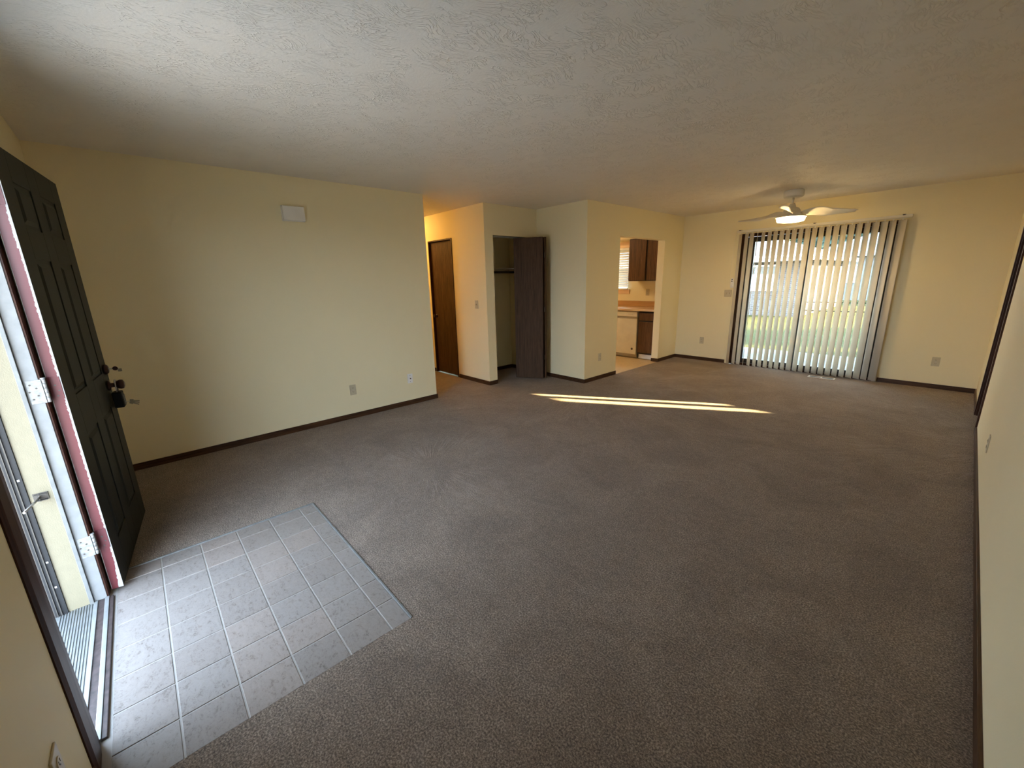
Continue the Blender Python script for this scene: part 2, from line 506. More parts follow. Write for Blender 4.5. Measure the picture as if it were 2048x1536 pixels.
sbox('wall_right', WALL, (XR, XR + T, Y0, RY0, 0, H), (XR, XR + T, RY1, Y5, 0, H), (XR, XR + T, RY0, RY1, RZ, H))
sbox('wall_entry', WALL, (XL - T, DX0 - 0.02, Y0 - T, Y0, 0, H), (DX1 + 0.02, XR + T, Y0 - T, Y0, 0, H), (DX0 - 0.02, DX1 + 0.02, Y0 - T, Y0, DZ + 0.02, H))
sbox('wall_side_room', WALL, (3.68, 3.8, 4.6, Y5, 0, H), (XR + T, 3.8, 4.48, 4.6, 0, H))
sbox('wall_kitchen_left', WALL, (-7.12, -7.0, 4.77, Y5 + T, 0, H), (-7.0, -5.24, 4.65, 4.77, 0, H))
sbox('ceiling', CEIL, (-7.62, 3.8, Y0 - T, Y5 + T, H, H + 0.08))
r = MB().box(-8.2, 4.4, Y0 - T - 0.9, Y5 + T + 0.35, H + 0.081, H + 0.2).build('roof', ROOFM); struct(r)
sbox('trim_soffit', WALL, (-7.0, XK - T, 6.95, Y5, 2.135, H))

# carpet, vinyl floors
TX0 = -2.812; TX1 = -1.447; TY1 = 0.666; TYA = -0.322
fl = MB()
for q in ((XL, TX0, Y0, TY1), (TX1, XR, Y0, TY1), (XL, XR, TY1, Y1), (-7.5, XR, Y1, Y2), (-5.12, XR, Y2 + 0.001, Y3), (XK, XR, Y3, Y5), (XR, 3.68, 4.6, Y5), (-5.12, XL, Y3, 4.65)):
    fl.box(q[0], q[1], q[2], q[3], -0.06, 0.0)
struct(fl.build('floor', CARPET, fix=False))
struct(MB().box(-7.0, XK, 4.77, Y5, -0.06, -0.006).build('floor.001', KVINYL))
fe = struct(MB().box(TX0, TX1, Y0, TY1, -0.06, -0.0055).build('floor.002', GROUT))
tx = -2.6935; ty = -0.3194; P = 0.179; g = 0.0028
xs = [TX0] + [tx + P * k for k in range(0, 7)] + [TX1]
ys = [ty + P * k for k in range(0, 6)] + [TY1]
tiles = {}
for i in range(len(xs) - 1):
    for j in range(len(ys) - 1):
        w, d = xs[i + 1] - xs[i], ys[j + 1] - ys[j]
        key = (round(w, 3), round(d, 3))
        if key not in tiles:
            a, b = w / 2 - g, d / 2 - g; e = 0.0015
            m = MB().add([(-a, -b, 0), (a, -b, 0), (a, b, 0), (-a, b, 0), (-a + e, -b + e, 0.0025), (a - e, -b + e, 0.0025), (a - e, b - e, 0.0025), (-a + e, b - e, 0.0025)],
                         [(4, 5, 6, 7), (0, 1, 5, 4), (1, 2, 6, 5), (2, 3, 7, 6), (3, 0, 4, 7), (3, 2, 1, 0)])
            o = m.build('tile', TILES[0], fe)
            tiles[key] = o
        else:
            o = tiles[key].copy(); COL.objects.link(o); o.parent = fe
        o.location = ((xs[i] + xs[i + 1]) / 2, (ys[j] + ys[j + 1]) / 2, -0.0055)
        o.rotation_euler = (0, 0, 0)
        k = random.randrange(3)
        o.material_slots[0].link = 'OBJECT'; o.material_slots[0].material = TILES[k]
# metal edge strips round the tile
struct(MB().box(TX0, TX1, TY1 - 0.002, TY1 + 0.007, -0.01, 0.003).build('trim_2', ALUPALE, bevel=0.001))
struct(MB().box(TX0 - 0.006, TX0 + 0.003, -0.30, TY1, -0.01, 0.003).build('trim_3', ALUPALE, bevel=0.001))

# baseboards
bh = 0.057; bt = 0.012
def bb(name, mat, *b):
    m = MB()
    for q in b: m.box(q[0], q[1], q[2], q[3], -0.002, bh)
    return struct(m.build(name, mat, bevel=0.002))
bb('baseboard_left', BASEY, (XL, XL + bt, Y0, Y1), )
bb('baseboard_hall', BASE, (-7.5, XL + bt, Y1, Y1 + bt), (-7.5, -5.85, Y2 - bt, Y2), (-5.17, XL + bt, Y2 - bt, Y2))
bb('baseboard_closet', BASEY, (XL, XL + bt, Y2 + 0.0005, CY0), (-5.12, -5.12 + bt, Y2 + T, 4.65), (-5.10, XL - T, 4.65 - bt, 4.65), (XL, XK + bt, Y3 - bt, Y3))
bb('baseboard_kitchen', BASEY, (XK, XK + bt, Y3, KA), (XK, XK + bt, KB, Y5), (XK - T, XK + bt, KB - bt, KB))
bb('baseboard_back', BASE, (XK + bt, SX0 - 0.055, Y5 - bt, Y5), (SX1 + 0.01, XR, Y5 - bt, Y5))
bb('baseboard_right', BASEY, (XR - bt, XR, Y0, RY0 - 0.06), (XR - bt, XR, RY1 + 0.06, Y5 - bt))
bb('baseboard_entry', BASE, (XL + bt, DX0 - 0.07, Y0, Y0 + bt), (-1.555, XR - bt, Y0, Y0 + bt))

# casings: front door, doorway in the right wall
def casing_y(name, mat, prof_l, prof_r, z1, face, sgn):
    m = MB()
    m.prism(prof_l, 'Z', 0, z1); m.prism(prof_r, 'Z', 0, z1)
    return m
mc = MB()
mc.prism([(DX0 - 0.003, Y0), (DX0 - 0.003, Y0 + 0.006), (DX0 - 0.045, Y0 + 0.011), (DX0 - 0.062, Y0 + 0.011), (DX0 - 0.062, Y0)], 'Z', 0, DZ + 0.06)
mc.prism([(-1.70, Y0), (-1.70, Y0 + 0.006), (-1.65, Y0 + 0.011), (-1.585, Y0 + 0.011), (-1.572, Y0 + 0.004), (-1.572, Y0)], 'Z', -0.002, DZ + 0.06)
mc.box(DX0 - 0.062, -1.572, Y0, Y0 + 0.011, DZ + 0.003, DZ + 0.06)
struct(mc.build('trim_4', CASE))
mr = MB()
mr.box(XR - 0.013, XR, RY0 - 0.057, RY0 + 0.002, 0, RZ + 0.057); mr.box(XR - 0.013, XR, RY1 - 0.002, RY1 + 0.057, 0, RZ + 0.057); mr.box(XR - 0.013, XR, RY0 + 0.002, RY1 - 0.002, RZ, RZ + 0.057)
mr.box(XR - 0.002, XR + T + 0.002, RY0 - 0.001, RY0 + 0.018, 0, RZ); mr.box(XR - 0.002, XR + T + 0.002, RY1 - 0.018, RY1 + 0.001, 0, RZ); mr.box(XR - 0.002, XR + T + 0.002, RY0 + 0.018, RY1 - 0.018, RZ - 0.018, RZ)
struct(mr.build('trim_5', CASE, bevel=0.002))

# ------------------------------------------------------------------ front door
fr = struct(empty('door_1', (0, 0, 0)))
# jamb: hinge side, strike side and head, with white inner rebate, stop, cream outer face, dark storm frame
def jamb_set(name, mat, y0, y1, thick, parent=fr, proud=0.0, z0=-0.02):
    m = MB()
    m.box(DX0 - thick, DX0 + proud, y0, y1, z0, DZ + thick)
    m.box(DX1 - proud, DX1 + thick, y0, y1, z0, DZ + thick)
    m.box(DX0 + proud, DX1 - proud, y0, y1, DZ - proud, DZ + thick)
    return m.build(name, mat, parent, bevel=0.001)
jamb_set('jamb', WHITEJ, -0.395, Y0, 0.018)
jamb_set('door_stop', ALUPALE, -0.409, -0.395, 0.018, proud=0.011)
jamb_set('brickmould', CREAMJ, -0.481, -0.409, 0.018)
jamb_set('storm_frame', STORM, -0.522, -0.481, 0.03, proud=0.006)
MB().box(DX0 - 0.03, DX0 + 0.004, -0.62, -0.5225, -0.02, DZ).build('storm_hinge_rail', SCREW, fr)
# storm frame lip and glazing track with pale clips
m = MB()
for x0, x1 in ((DX0 + 0.006, DX0 + 0.012), (DX1 - 0.012, DX1 - 0.006)):
    m.box(x0, x1, -0.503, -0.499, 0, DZ)
    m.box(x0, x1, -0.515, -0.512, 0, DZ)
m.build('storm_track', SCREW, fr)
for z in (0.149, 0.28, 0.682, 1.3, 1.8):
    MB().box(DX0 + 0.006, DX0 + 0.0085, -0.4955, -0.4885, z - 0.004, z + 0.004).build('clip', WPLATE, fr)
# threshold
MB().box(DX0, DX1, -0.342, -0.327, -0.02, 0.004).build('threshold_wood', SILLDARK, fr, bevel=0.002)
MB().box(DX0, DX1, -0.358, -0.342, -0.02, 0.007).build('threshold_rail', ALU, fr, bevel=0.0015)
MB().box(DX0, DX1, -0.382, -0.358, -0.02, 0.002).build('threshold_insert', SILLDARK, fr)
MB().box(DX0, DX1, -0.396, -0.382, -0.02, 0.006).build('threshold_rail', ALU, fr, bevel=0.0015)
m = MB().box(DX0, DX1, -0.53, -0.397, -0.03, -0.001)
for k in range(12):
    y = -0.404 - k * 0.0095
    m.box(DX0, DX1, y - 0.003, y + 0.002, -0.001, 0.0018)
m.build('sill_ribbed', ALUPALE, fr)
# the leaf
ang = math.radians(6.8)
ML = Matrix.Translation((-2.640, -0.333, 0.012)) @ Matrix.Rotation(PI - ang, 4, 'Z')   # local +x along leaf, local -y = outside face after the turn
lf = empty('door_leaf_pivot')
bpy.data.objects.remove(lf)
W = 0.87; HD = 2.02; TH = 0.044
# local frame: x 0..W from hinge, y 0 (inside face) .. TH (outside face), z
FL = Matrix(((-math.cos(ang), math.sin(ang), 0, -2.640), (math.sin(ang), math.cos(ang), 0, -0.333), (0, 0, 1, 0.012), (0, 0, 0, 1)))
leaf = MB().box(0.0, W, 0.006, TH - 0.006, 0, HD).build('door_leaf', GREEN, fr)
leaf.matrix_world = FL
pan = [(0.145, 0.365), (0.50, 0.735)]
rows = [(0.20, 0.77), (0.97, 1.585), (1.715, 1.895)]
for side, y0, y1 in (('in', 0.0, 0.006), ('out', TH - 0.006, TH)):
    m = MB()
    xe = [0, pan[0][0], pan[0][1], pan[1][0], pan[1][1], W]
    m.box(0, xe[1], y0, y1, 0, HD); m.box(xe[2], xe[3], y0, y1, 0, HD); m.box(xe[4], W, y0, y1, 0, HD)
    ze = [0] + [z for q in rows for z in q] + [HD]
    for a, b in pan:
        for k in range(0, len(ze), 2):
            m.box(a, b, y0, y1, ze[k], ze[k + 1])
    o = m.build('door_rails', GREEN, leaf, bevel=0.002)
for a, b in pan:
    for z0, z1 in rows:
        gq = 0.016; e = 0.018
        for (yb, yt) in ((TH - 0.006, TH + 0.002), (0.006, -0.002)):
            p = [(a + gq, yb, z0 + gq), (b - gq, yb, z0 + gq), (b - gq, yb, z1 - gq), (a + gq, yb, z1 - gq),
                 (a + gq + e, yt, z0 + gq + e), (b - gq - e, yt, z0 + gq + e), (b - gq - e, yt, z1 - gq - e), (a + gq + e, yt, z1 - gq - e)]
            MB().add(p, [(4, 5, 6, 7), (0, 1, 5, 4), (1, 2, 6, 5), (2, 3, 7, 6), (3, 0, 4, 7), (3, 2, 1, 0)]).build('raised_panel', GREEN, leaf)
MB().box(-0.0012, 0.0, 0.0, TH, 0, HD).build('painted_edge', CHIP, leaf)
# bottom rubber sweep curling out at the free corner
MB().box(W - 0.02, W + 0.045, TH * 0.4, TH * 0.6, -0.008, 0.002).build('door_sweep', BLACK, leaf)
# hinges
for z in (0.245, 1.0, 1.80):
    hz = z
    hl = MB().box(DX0 + 0.0005, DX0 + 0.003, -0.388, -0.343, hz - 0.005, hz + 0.097).build('hinge_leaf', HINGEM, fr, bevel=0.001)
    for k, (dy, dz) in enumerate(((-0.378, 0.078), (-0.384, 0.048), (-0.378, 0.016), (-0.362, 0.062), (-0.362, 0.03))):
        MB().cyl((DX0 + 0.003, dy, hz + dz), (DX0 + 0.0042, dy, hz + dz), 0.0035, 10).build('screw', SCREW, hl)
    mk = MB()
    for k in range(5):
        mk.cyl((-2.604, -0.337, hz - 0.004 + k * 0.0205), (-2.604, -0.337, hz + 0.0155 + k * 0.0205), 0.0065, 12)
    mk.cyl((-2.604, -0.337, hz + 0.098), (-2.604, -0.337, hz + 0.103), 0.008, 12)
    mk.box(-2.640, -2.600, -0.3375, -0.335, hz - 0.004, hz + 0.097)
    mk.build('hinge_knuckle', HINGEM, fr)
    o = MB().box(-0.0035, -0.0012, 0.002, 0.040, hz - 0.016, hz + 0.085).build('hinge_plate', REDP, leaf)
    for dz in (0.012, 0.035, 0.06):
        MB().cyl((-0.0048, 0.022 + (0.008 if dz == 0.035 else 0), hz - 0.012 + dz), (-0.0034, 0.022 + (0.008 if dz == 0.035 else 0), hz - 0.012 + dz), 0.0035, 10).build('screw', SCREW, o)
# deadbolt with key cylinder, knob (outside face)
def lath_y(m, prof, x, z, n=20):
    # lathe whose axis runs along local +y from the outside face
    M = Matrix(((1, 0, 0), (0, 0, 1), (0, -1, 0)))
    m.lathe(prof, (x, TH, z), n, M)
    return m
lath_y(MB(), [(0.030, 0), (0.030, 0.012), (0.022, 0.020), (0.012, 0.022)], 0.80, 0.985).build('deadbolt', OILBR, leaf)
lath_y(MB(), [(0.032, 0), (0.032, 0.008), (0.014, 0.012), (0.013, 0.032), (0.024, 0.042), (0.029, 0.055), (0.027, 0.068), (0.014, 0.074)], 0.80, 0.885).build('door_knob', OILBR, leaf)
# key in the deadbolt with small fob
def wp(x, y, z): return FL @ Vector((x, y, z))
def thing_at(name, x, y, z):
    e = empty(name); e.matrix_world = FL @ Matrix.Translation((x, y, z)); return e
k1 = tag(thing_at('key', 0.80, TH + 0.022, 0.985), 'key with brown head in the upper lock of the green front door', 'key')
MB().box(-0.0012, 0.0012, -0.006, 0.018, -0.004, 0.004).build('blade', STEEL, k1)
m = MB(); m.lathe([(0.0125, -0.0015), (0.0125, 0.0015)], (0, 0.028, 0), 16, Matrix(((0, 0, 1), (0, 1, 0), (-1, 0, 0)))); m.build('key_head', OILBR, k1)
MB().tube([(0, 0.036 + 0.008 * math.cos(t), -0.004 + 0.008 * math.sin(t)) for t in [i * PI / 6 for i in range(13)]], 0.0008, 6).build('ring', STEEL, k1)
MB().box(0.003, 0.0055, 0.038, 0.056, -0.022, -0.004).build('tag', PLATED, k1, bevel=0.001)
# lock box hanging on the knob
lb = tag(thing_at('lockbox', 0.80, TH + 0.030, 0.745), 'black lockbox hanging from the knob of the green front door', 'lockbox')
MB().box(-0.034, 0.034, -0.022, 0.024, 0.0, 0.098).build('body', BLACK, lb, bevel=0.007, seg=3)
MB().tube([(-0.021, 0.004, 0.095), (-0.021, 0.004, 0.150), (-0.016, 0.004, 0.163), (0, 0.004, 0.169), (0.016, 0.004, 0.163), (0.021, 0.004, 0.150), (0.021, 0.004, 0.095)], 0.0042, 8).build('shackle', STEEL, lb)
MB().box(-0.026, 0.026, 0.024, 0.027, 0.012, 0.074).build('dial_cover', SCREW, lb, bevel=0.001)
kr = tag(thing_at('key_ring', 0.80, TH + 0.058, 0.772), 'bunch of grey keys sticking out from the black lockbox on the green door', 'keys')
MB().tube([(0.010 * math.cos(t), 0.010 + 0.010 * math.sin(t), 0) for t in [i * PI / 6 for i in range(13)]], 0.0010, 6).build('ring', STEEL, kr)
for k, (rx, dz) in enumerate(((-0.35, 0.0), (-0.55, -0.004), (-0.2, 0.003))):
    M = Matrix.Translation((0.002 * k, 0.018, dz)) @ Matrix.Rotation(rx, 4, 'X')
    MB().box(-0.001, 0.001, 0.016, 0.046, -0.004, 0.003, M).box(-0.0012, 0.0012, 0.0, 0.018, -0.010, 0.009, M).build('key', PLATED, kr, bevel=0.0008)
# storm door closer bracket with rod, screwed to the hinge side of the frame
cb = tag(empty('door_closer', (DX0, -0.448, 0.588)), 'dark bracket and silver rod of the storm door closer on the cream door frame', 'door closer')
MB().box(0.0, 0.003, -0.022, 0.024, -0.018, 0.018).box(0.003, 0.020, -0.018, 0.020, 0.012, 0.0145).box(0.003, 0.020, -0.018, 0.020, -0.0145, -0.012).build('bracket', SCREW, cb, bevel=0.0008)
MB().cyl((0.012, -0.002, 0.0), (0.155, -0.030, 0.0), 0.0045, 10).build('rod', STEEL, cb)
MB().cyl((0.012, -0.002, -0.017), (0.012, -0.002, 0.017), 0.003, 8).build('pin', SCREW, cb)

# ------------------------------------------------------------------ hall door (brown flush)
hd = struct(empty('door_2', (-5.51, Y2 + 0.02, 0)))
m = MB(); m.box(-0.32, -0.302, -0.03, 0.09, 0, 2.072); m.box(0.302, 0.32, -0.03, 0.09, 0, 2.072); m.box(-0.302, 0.302, -0.03, 0.09, 2.054, 2.072)
m.build('door_frame', CASE, hd, bevel=0.001)
MB().box(-0.298, 0.298, 0.004, 0.036, 0.012, 2.045).build('door_leaf', DOORWOOD, hd, bevel=0.002)
lath = MB(); lath.lathe([(0.025, 0), (0.025, 0.006), (0.011, 0.01), (0.011, 0.03), (0.023, 0.042), (0.024, 0.055), (0.012, 0.062)], (-0.24, 0.004, 0.93), 18, Matrix(((1, 0, 0), (0, 0, -1), (0, 1, 0))))
lath.build('door_knob', OILBR, hd)

# ------------------------------------------------------------------ closet: bifold door, track, shelf, rod
bf = struct(empty('door_3', (XL - 0.04, CY1 - 0.012, 0)))
pw = 0.425; fx, fy = -4.095, 4.345
def leafpanel(p0, p1, side):
    d = Vector((p1[0] - p0[0], p1[1] - p0[1], 0)); L = d.length; d.normalize()
    n = Vector((-d.y, d.x, 0)) * side
    ox, oy = bf.location.x, bf.location.y
    a = Vector((p0[0] - ox, p0[1] - oy, 0)); b = Vector((p1[0] - ox, p1[1] - oy, 0)); t = 0.028
    pts = [(a.x, a.y), (b.x, b.y), (b.x + n.x * t, b.y + n.y * t), (a.x + n.x * t, a.y + n.y * t)]
    return MB().prism(pts, 'Z', 0.018, 2.028)
leafpanel((-4.455, 4.130), (fx, fy), 1).build('door_leaf', DOORWOOD, bf, bevel=0.0015)
leafpanel((fx - 0.004, fy + 0.046), (-4.470, 4.535), -1).build('door_leaf', DOORWOOD, bf, bevel=0.0015)
for z in (0.3, 1.0, 1.75):
    MB().cyl((fx - bf.location.x - 0.004, fy - bf.location.y + 0.038, z), (fx - bf.location.x - 0.004, fy - bf.location.y + 0.038, z + 0.07), 0.005, 8).build('hinge', SCREW, bf)
MB().box(-0.03, 0.0, CY0 - CY1 + 0.015, 0.008, 2.028, 2.046).build('track', ALU, bf)
MB().box(-0.045, 0.012, CY0 - CY1 + 0.013, 0.01, 2.046, 2.05).build('head_strip', CABDARK, bf)
sh = tag(empty('closet_shelf', (-5.12, 4.18, 1.63)), 'shelf and hanging rod inside the open closet', 'shelf')
MB().box(0, 0.32, -0.47, 0.47, -0.009, 0.009).build('board', SHELF, sh, bevel=0.001)
MB().box(0, 0.018, -0.47, 0.47, -0.075, -0.009).box(0.018, 0.28, 0.452, 0.47, -0.075, -0.009).box(0.018, 0.28, -0.47, -0.452, -0.075, -0.009).build('cleat', SHELF, sh)
MB().cyl((0.27, -0.452, -0.052), (0.27, 0.452, -0.052), 0.016, 14).build('rod', CABDARK, sh)

# ------------------------------------------------------------------ wall plates
def plate_root(name, x, y, z, facing):
    # local: plate in x-z plane, front towards -y
    rz = {'-Y': 0, '+X': PI / 2, '+Y': PI, '-X': -PI / 2}[facing]
    return empty(name, (x, y, z), rz)
def outlet(name, x, y, z, facing, label, mat, w=0.070, h=0.115, kind='outlet'):
    r = tag(plate_root(name, x, y, z, facing), label, 'outlet' if kind != 'switch' else 'switch')
    MB().box(-w / 2, w / 2, -0.006, 0, -h / 2, h / 2).build('plate', mat, r, bevel=0.003)
    if kind == 'outlet':
        for s in (-1, 1):
            q = MB().prism([(0.0165 * math.cos(a) * 0.95, s * 0.0205 + 0.0145 * math.sin(a)) for a in [i * 2 * PI / 16 for i in range(16)]], 'Y', -0.0085, -0.005).build('receptacle', mat, r)
            MB().box(-0.0075, -0.0055, -0.0092, -0.008, s * 0.0205 - 0.003, s * 0.0205 + 0.007).box(0.0055, 0.0075, -0.0092, -0.008, s * 0.0205 - 0.003, s * 0.0205 + 0.006).build('slot', SLOT, q)
            MB().cyl((0, -0.0092, s * 0.0205 - 0.008), (0, -0.008, s * 0.0205 - 0.008), 0.0022, 8).build('slot', SLOT, q)
        MB().cyl((0, -0.0072, 0), (0, -0.005, 0), 0.003, 10).build('screw', STEEL, r)
    if kind == 'switch':
        n = 2 if w > 0.1 else 1
        for k in range(n):
            cx = 0 if n == 1 else (-0.023 + 0.046 * k)
            MB().box(cx - 0.005, cx + 0.005, -0.007, -0.005, -0.012, 0.012).build('switch_slot', PLATED, r)
            M = Matrix.Translation((cx, -0.006, 0)) @ Matrix.Rotation(0.45, 4, 'X')
            MB().box(-0.0035, 0.0035, -0.011, 0.002, -0.003, 0.010, M).build('toggle', mat, r, bevel=0.001)
            for s in (-1, 1):
                MB().cyl((cx, -0.0072, s * 0.030), (cx, -0.005, s * 0.030), 0.0028, 10).build('screw', STEEL, r)
    if kind == 'jack':
        for zz, rr in ((0.040, 0.004), (-0.040, 0.004)):
            MB().cyl((0, -0.0072, zz), (0, -0.005, zz), rr, 10).build('screw', SCREW, r)
        MB().cyl((0.002, -0.016, 0), (0.002, -0.005, 0), 0.007, 12).build('coaxial_jack', SCREW, r)
    return r
outlet('wall_outlet', XL, 1.634, 0.322, '+X', 'almond outlet plate low on the long left wall, left of the white jack plate', PLATE)
outlet('cable_jack', XL, 2.338, 0.325, '+X', 'white cable jack plate low on the left wall, near its right end', WPLATE, kind='jack')
outlet('light_switch', -4.660, Y2, 1.135, '-Y', 'almond light switch on the narrow wall between hall door and closet', PLATE, kind='switch')
outlet('wall_outlet', XK, 4.925, 0.330, '+X', 'outlet low on the wall just left of the kitchen opening', PLATE)
outlet('wall_outlet', -3.036, Y5, 0.350, '-Y', 'outlet low on the yellow wall between kitchen opening and sliding door', PLATE)
outlet('wall_outlet', -0.133, Y5, 0.340, '-Y', 'almond outlet low on the yellow wall right of the sliding door', PLATE, w=0.075)
outlet('light_switch', -2.678, Y5, 1.160, '-Y', 'double light switch plate left of the sliding door, under the white remote', PLATE, w=0.116, kind='switch')
outlet('wall_outlet', XR, 4.02, 0.328, '-X', 'outlet low on the right wall, seen almost edge on', PLATE)
outlet('wall_outlet', -1.335, Y0, 0.302, '+Y', 'outlet at the bottom left corner of the photo, on the wall beside the front door', PLATE)
outlet('wall_outlet', -4.130, Y5, 1.168, '-Y', 'outlet on the kitchen wall under the upper cabinet', PLATE)
# chime box
cbx = tag(empty('door_chime', (XL, 1.278, 2.112)), 'white door chime box high on the left wall', 'door chime')
MB().box(0, 0.045, -0.095, 0.095, -0.063, 0.063).build('cover', WPLATE, cbx, bevel=0.003)
MB().box(0.0, 0.012, -0.099, 0.099, -0.067, 0.067).build('base_plate', WPLATE, cbx, bevel=0.002)
# fan remote in its holder
rm = tag(empty('fan_remote', (-2.628, Y5, 1.325)), 'white fan remote in a wall holder left of the sliding door', 'remote')
MB().box(-0.026, 0.026, -0.012, 0, -0.075, 0.02).build('holder', WPLATE, rm, bevel=0.004)
MB().box(-0.021, 0.021, -0.024, -0.010, -0.062, 0.075).build('body', WPLATE, rm, bevel=0.005, seg=3)
for z in (0.055, 0.028):
    MB().cyl((0, -0.0265, z), (0, -0.0235, z), 0.0095, 14).build('button', SLOT, rm)

# ------------------------------------------------------------------ sliding door
sl = struct(empty('door_4', (0, Y5, 0)))
fy0, fy1 = 0.02, 0.115
m = MB()
m.box(SX0, SX0 + 0.045, fy0, fy1, 0, SZ); m.box(SX1 - 0.045, SX1, fy0, fy1, 0, SZ); m.box(SX0 + 0.045, SX1 - 0.045, fy0, fy1, SZ - 0.045, SZ); m.box(SX0 + 0.045, SX1 - 0.045, fy0, fy1, -0.02, 0.03)
m.build('outer_frame', BRONZE, sl, bevel=0.002)
# returns (drywall) on the room side are part of the wall; thin brown inner stop
MB().box(SX0, SX0 + 0.012, -0.004, fy0, 0, SZ).box(SX1 - 0.012, SX1, -0.004, fy0, 0, SZ).box(SX0 + 0.012, SX1 - 0.012, -0.004, fy0, SZ - 0.012, SZ).build('inner_stop', CASE, sl)
def sash(xa, xb, ya, yb, st, name):
    m = MB()
    m.box(xa, xa + st[0], ya, yb, 0.032, 2.02); m.box(xb - st[1], xb, ya, yb, 0.032, 2.02)
    m.box(xa + st[0], xb - st[1], ya, yb, 1.945, 2.02); m.box(xa + st[0], xb - st[1], ya, yb, 0.032, 0.10)
    f = m.build(name, DARKF, sl, bevel=0.002)
    yc = (ya + yb) / 2
    MB().box(xa + st[0] - 0.004, xb - st[1] + 0.004, yc - 0.003, yc + 0.003, 0.096, 1.949).build('pane', GLASS, f)
    return f
sash(SX0 + 0.05, -1.640, 0.072, 0.105, (0.14, 0.045), 'fixed_sash')
s2 = sash(-1.690, SX1 - 0.05, 0.028, 0.061, (0.045, 0.14), 'sliding_sash')
MB().box(-0.80, -0.775, -0.012, 0.028, 0.92, 1.12).build('pull_handle', DARKF, s2, bevel=0.004)
# sliding screen outside with a double push bar
m = MB(); m.box(-1.66, -1.635, 0.118, 0.135, 0.02, 2.03); m.box(-0.74, -0.715, 0.118, 0.135, 0.02, 2.03); m.box(-1.635, -0.74, 0.118, 0.135, 2.0, 2.03); m.box(-1.635, -0.74, 0.118, 0.135, 0.02, 0.06)
m.box(-1.635, -0.74, 0.120, 0.133, 1.028, 1.042); m.box(-1.635, -0.74, 0.120, 0.133, 0.905, 0.920)
m.build('screen_frame', SCREW, sl)

# ------------------------------------------------------------------ vertical blind
vb = tag(empty('vertical_blind', (0, 7.205, 0)), 'cream vertical blind with separate hanging slats across the sliding glass door', 'blind')
MB().box(-2.60, -0.61, -0.022, 0.022, 2.083, 2.120).build('head_rail', FANW, vb, bevel=0.003)
MB().box(-2.60, -0.61, -0.026, -0.022, 2.088, 2.104).build('rail_lip', SLAT, vb)
for x in (-2.56, -1.60, -0.69):
    MB().box(x - 0.016, x + 0.016, -0.018, 0.079, 2.120, 2.126).box(x - 0.012, x + 0.012, -0.024, -0.018, 2.112, 2.126).build('bracket', SCREW, vb)
SX = [(-2.55, .037), (-2.461, .043), (-2.388, .051), (-2.312, 0.003), (-2.231, .041), (-2.146, .043), (-2.07, .048), (-1.988, .05), (-1.911, .046), (-1.833, .053), (-1.752, .047), (-1.671, .057), (-1.591, .051), (-1.513, .052), (-1.429, .054), (-1.348, .058), (-1.268, .059), (-1.185, .058), (-1.106, .054), (-1.026, .053), (-0.944, .063), (-0.861, .063), (-0.782, .058), (-0.694, .072)]
def slat_mesh():
    m = MB(); n = 7; wd = 0.089; t = 0.0009
    prof = []
    for i in range(n):
        u = -wd / 2 + wd * i / (n - 1)
        prof.append((u, 0.006 * (1 - (2 * u / wd) ** 2)))
    poly = [(u, v) for u, v in prof] + [(u, v + t) for u, v in reversed(prof)]
    # extruded by quads so the sheet stays light
    z0, z1 = 0.018, 2.062
    vs_ = [(u, v, z0) for u, v in poly] + [(u, v, z1) for u, v in poly]; k = len(poly)
    fs = [(i, (i + 1) % k, (i + 1) % k + k, i + k) for i in range(k)]
    for i in range(n - 1):
        fs.append((i, 2 * n - 1 - i, 2 * n - 2 - i, i + 1)); fs.append((i + k, i + 1 + k, 2 * n - 2 - i + k, 2 * n - 1 - i + k))
    m.add(vs_, fs, True)
    return m
s0 = slat_mesh().build('slat', SLAT, vb)
car = MB().box(-0.006, 0.006, -0.006, 0.006, 2.060, 2.086).build('carrier', FANW, vb)
for k, (x, wv) in enumerate(SX):
    a = math.atan2(x, 7.2)                     # bearing of the view from the room's front corner
    c = min(0.97, wv * 1.1 / 0.089)
    th = PI - (math.asin(c) - 0.0) + 0.0
    # slat direction t=(cos th, sin th); apparent width = |cos th*cos a' + ...|
    best = min((abs(abs(math.cos(q) * math.cos(a) - math.sin(q) * math.sin(a)) - c), q) for q in [PI / 2 + i * 0.01 for i in range(0, 150)])
    th = best[1] - PI
    o = s0 if k == 0 else copy_mesh(s0, vb)
    o.location = (x, 0, 0); o.rotation_euler = (0, 0, th)
    q = car if k == 0 else copy_mesh(car, vb)
    q.location = (x, 0, 0)
MB().tube([(-2.612, -0.012, 2.10), (-2.632, -0.02, 1.7), (-2.640, -0.02, 1.32)], 0.0012, 6).build('cord', FANW, vb)

# ------------------------------------------------------------------ floor vent
fv = tag(empty('floor_vent', (-1.22, 7.07, 0.0)), 'white floor vent with dark openings in the carpet before the sliding door', 'vent')
m = MB(); m.box(-0.155, 0.155, -0.053, -0.040, -0.002, 0.005); m.box(-0.155, 0.155, 0.040, 0.053, -0.002, 0.005); m.box(-0.155, -0.140, -0.040, 0.040, -0.002, 0.005); m.box(0.140, 0.155, -0.040, 0.040, -0.002, 0.005); m.box(-0.008, 0.008, -0.040, 0.040, -0.002, 0.005)
m.build('frame', FANW, fv, bevel=0.001)
MB().box(-0.14, 0.14, -0.04, 0.04, -0.002, 0.0006).build('opening', SLOT, fv)
for s in (-1, 1):
    for k in range(6):
        x = s * (0.022 + k * 0.022)
        MB().box(x - 0.0015, x + 0.0015, -0.038, 0.038, 0.0006, 0.002).build('louver', SCREW, fv)

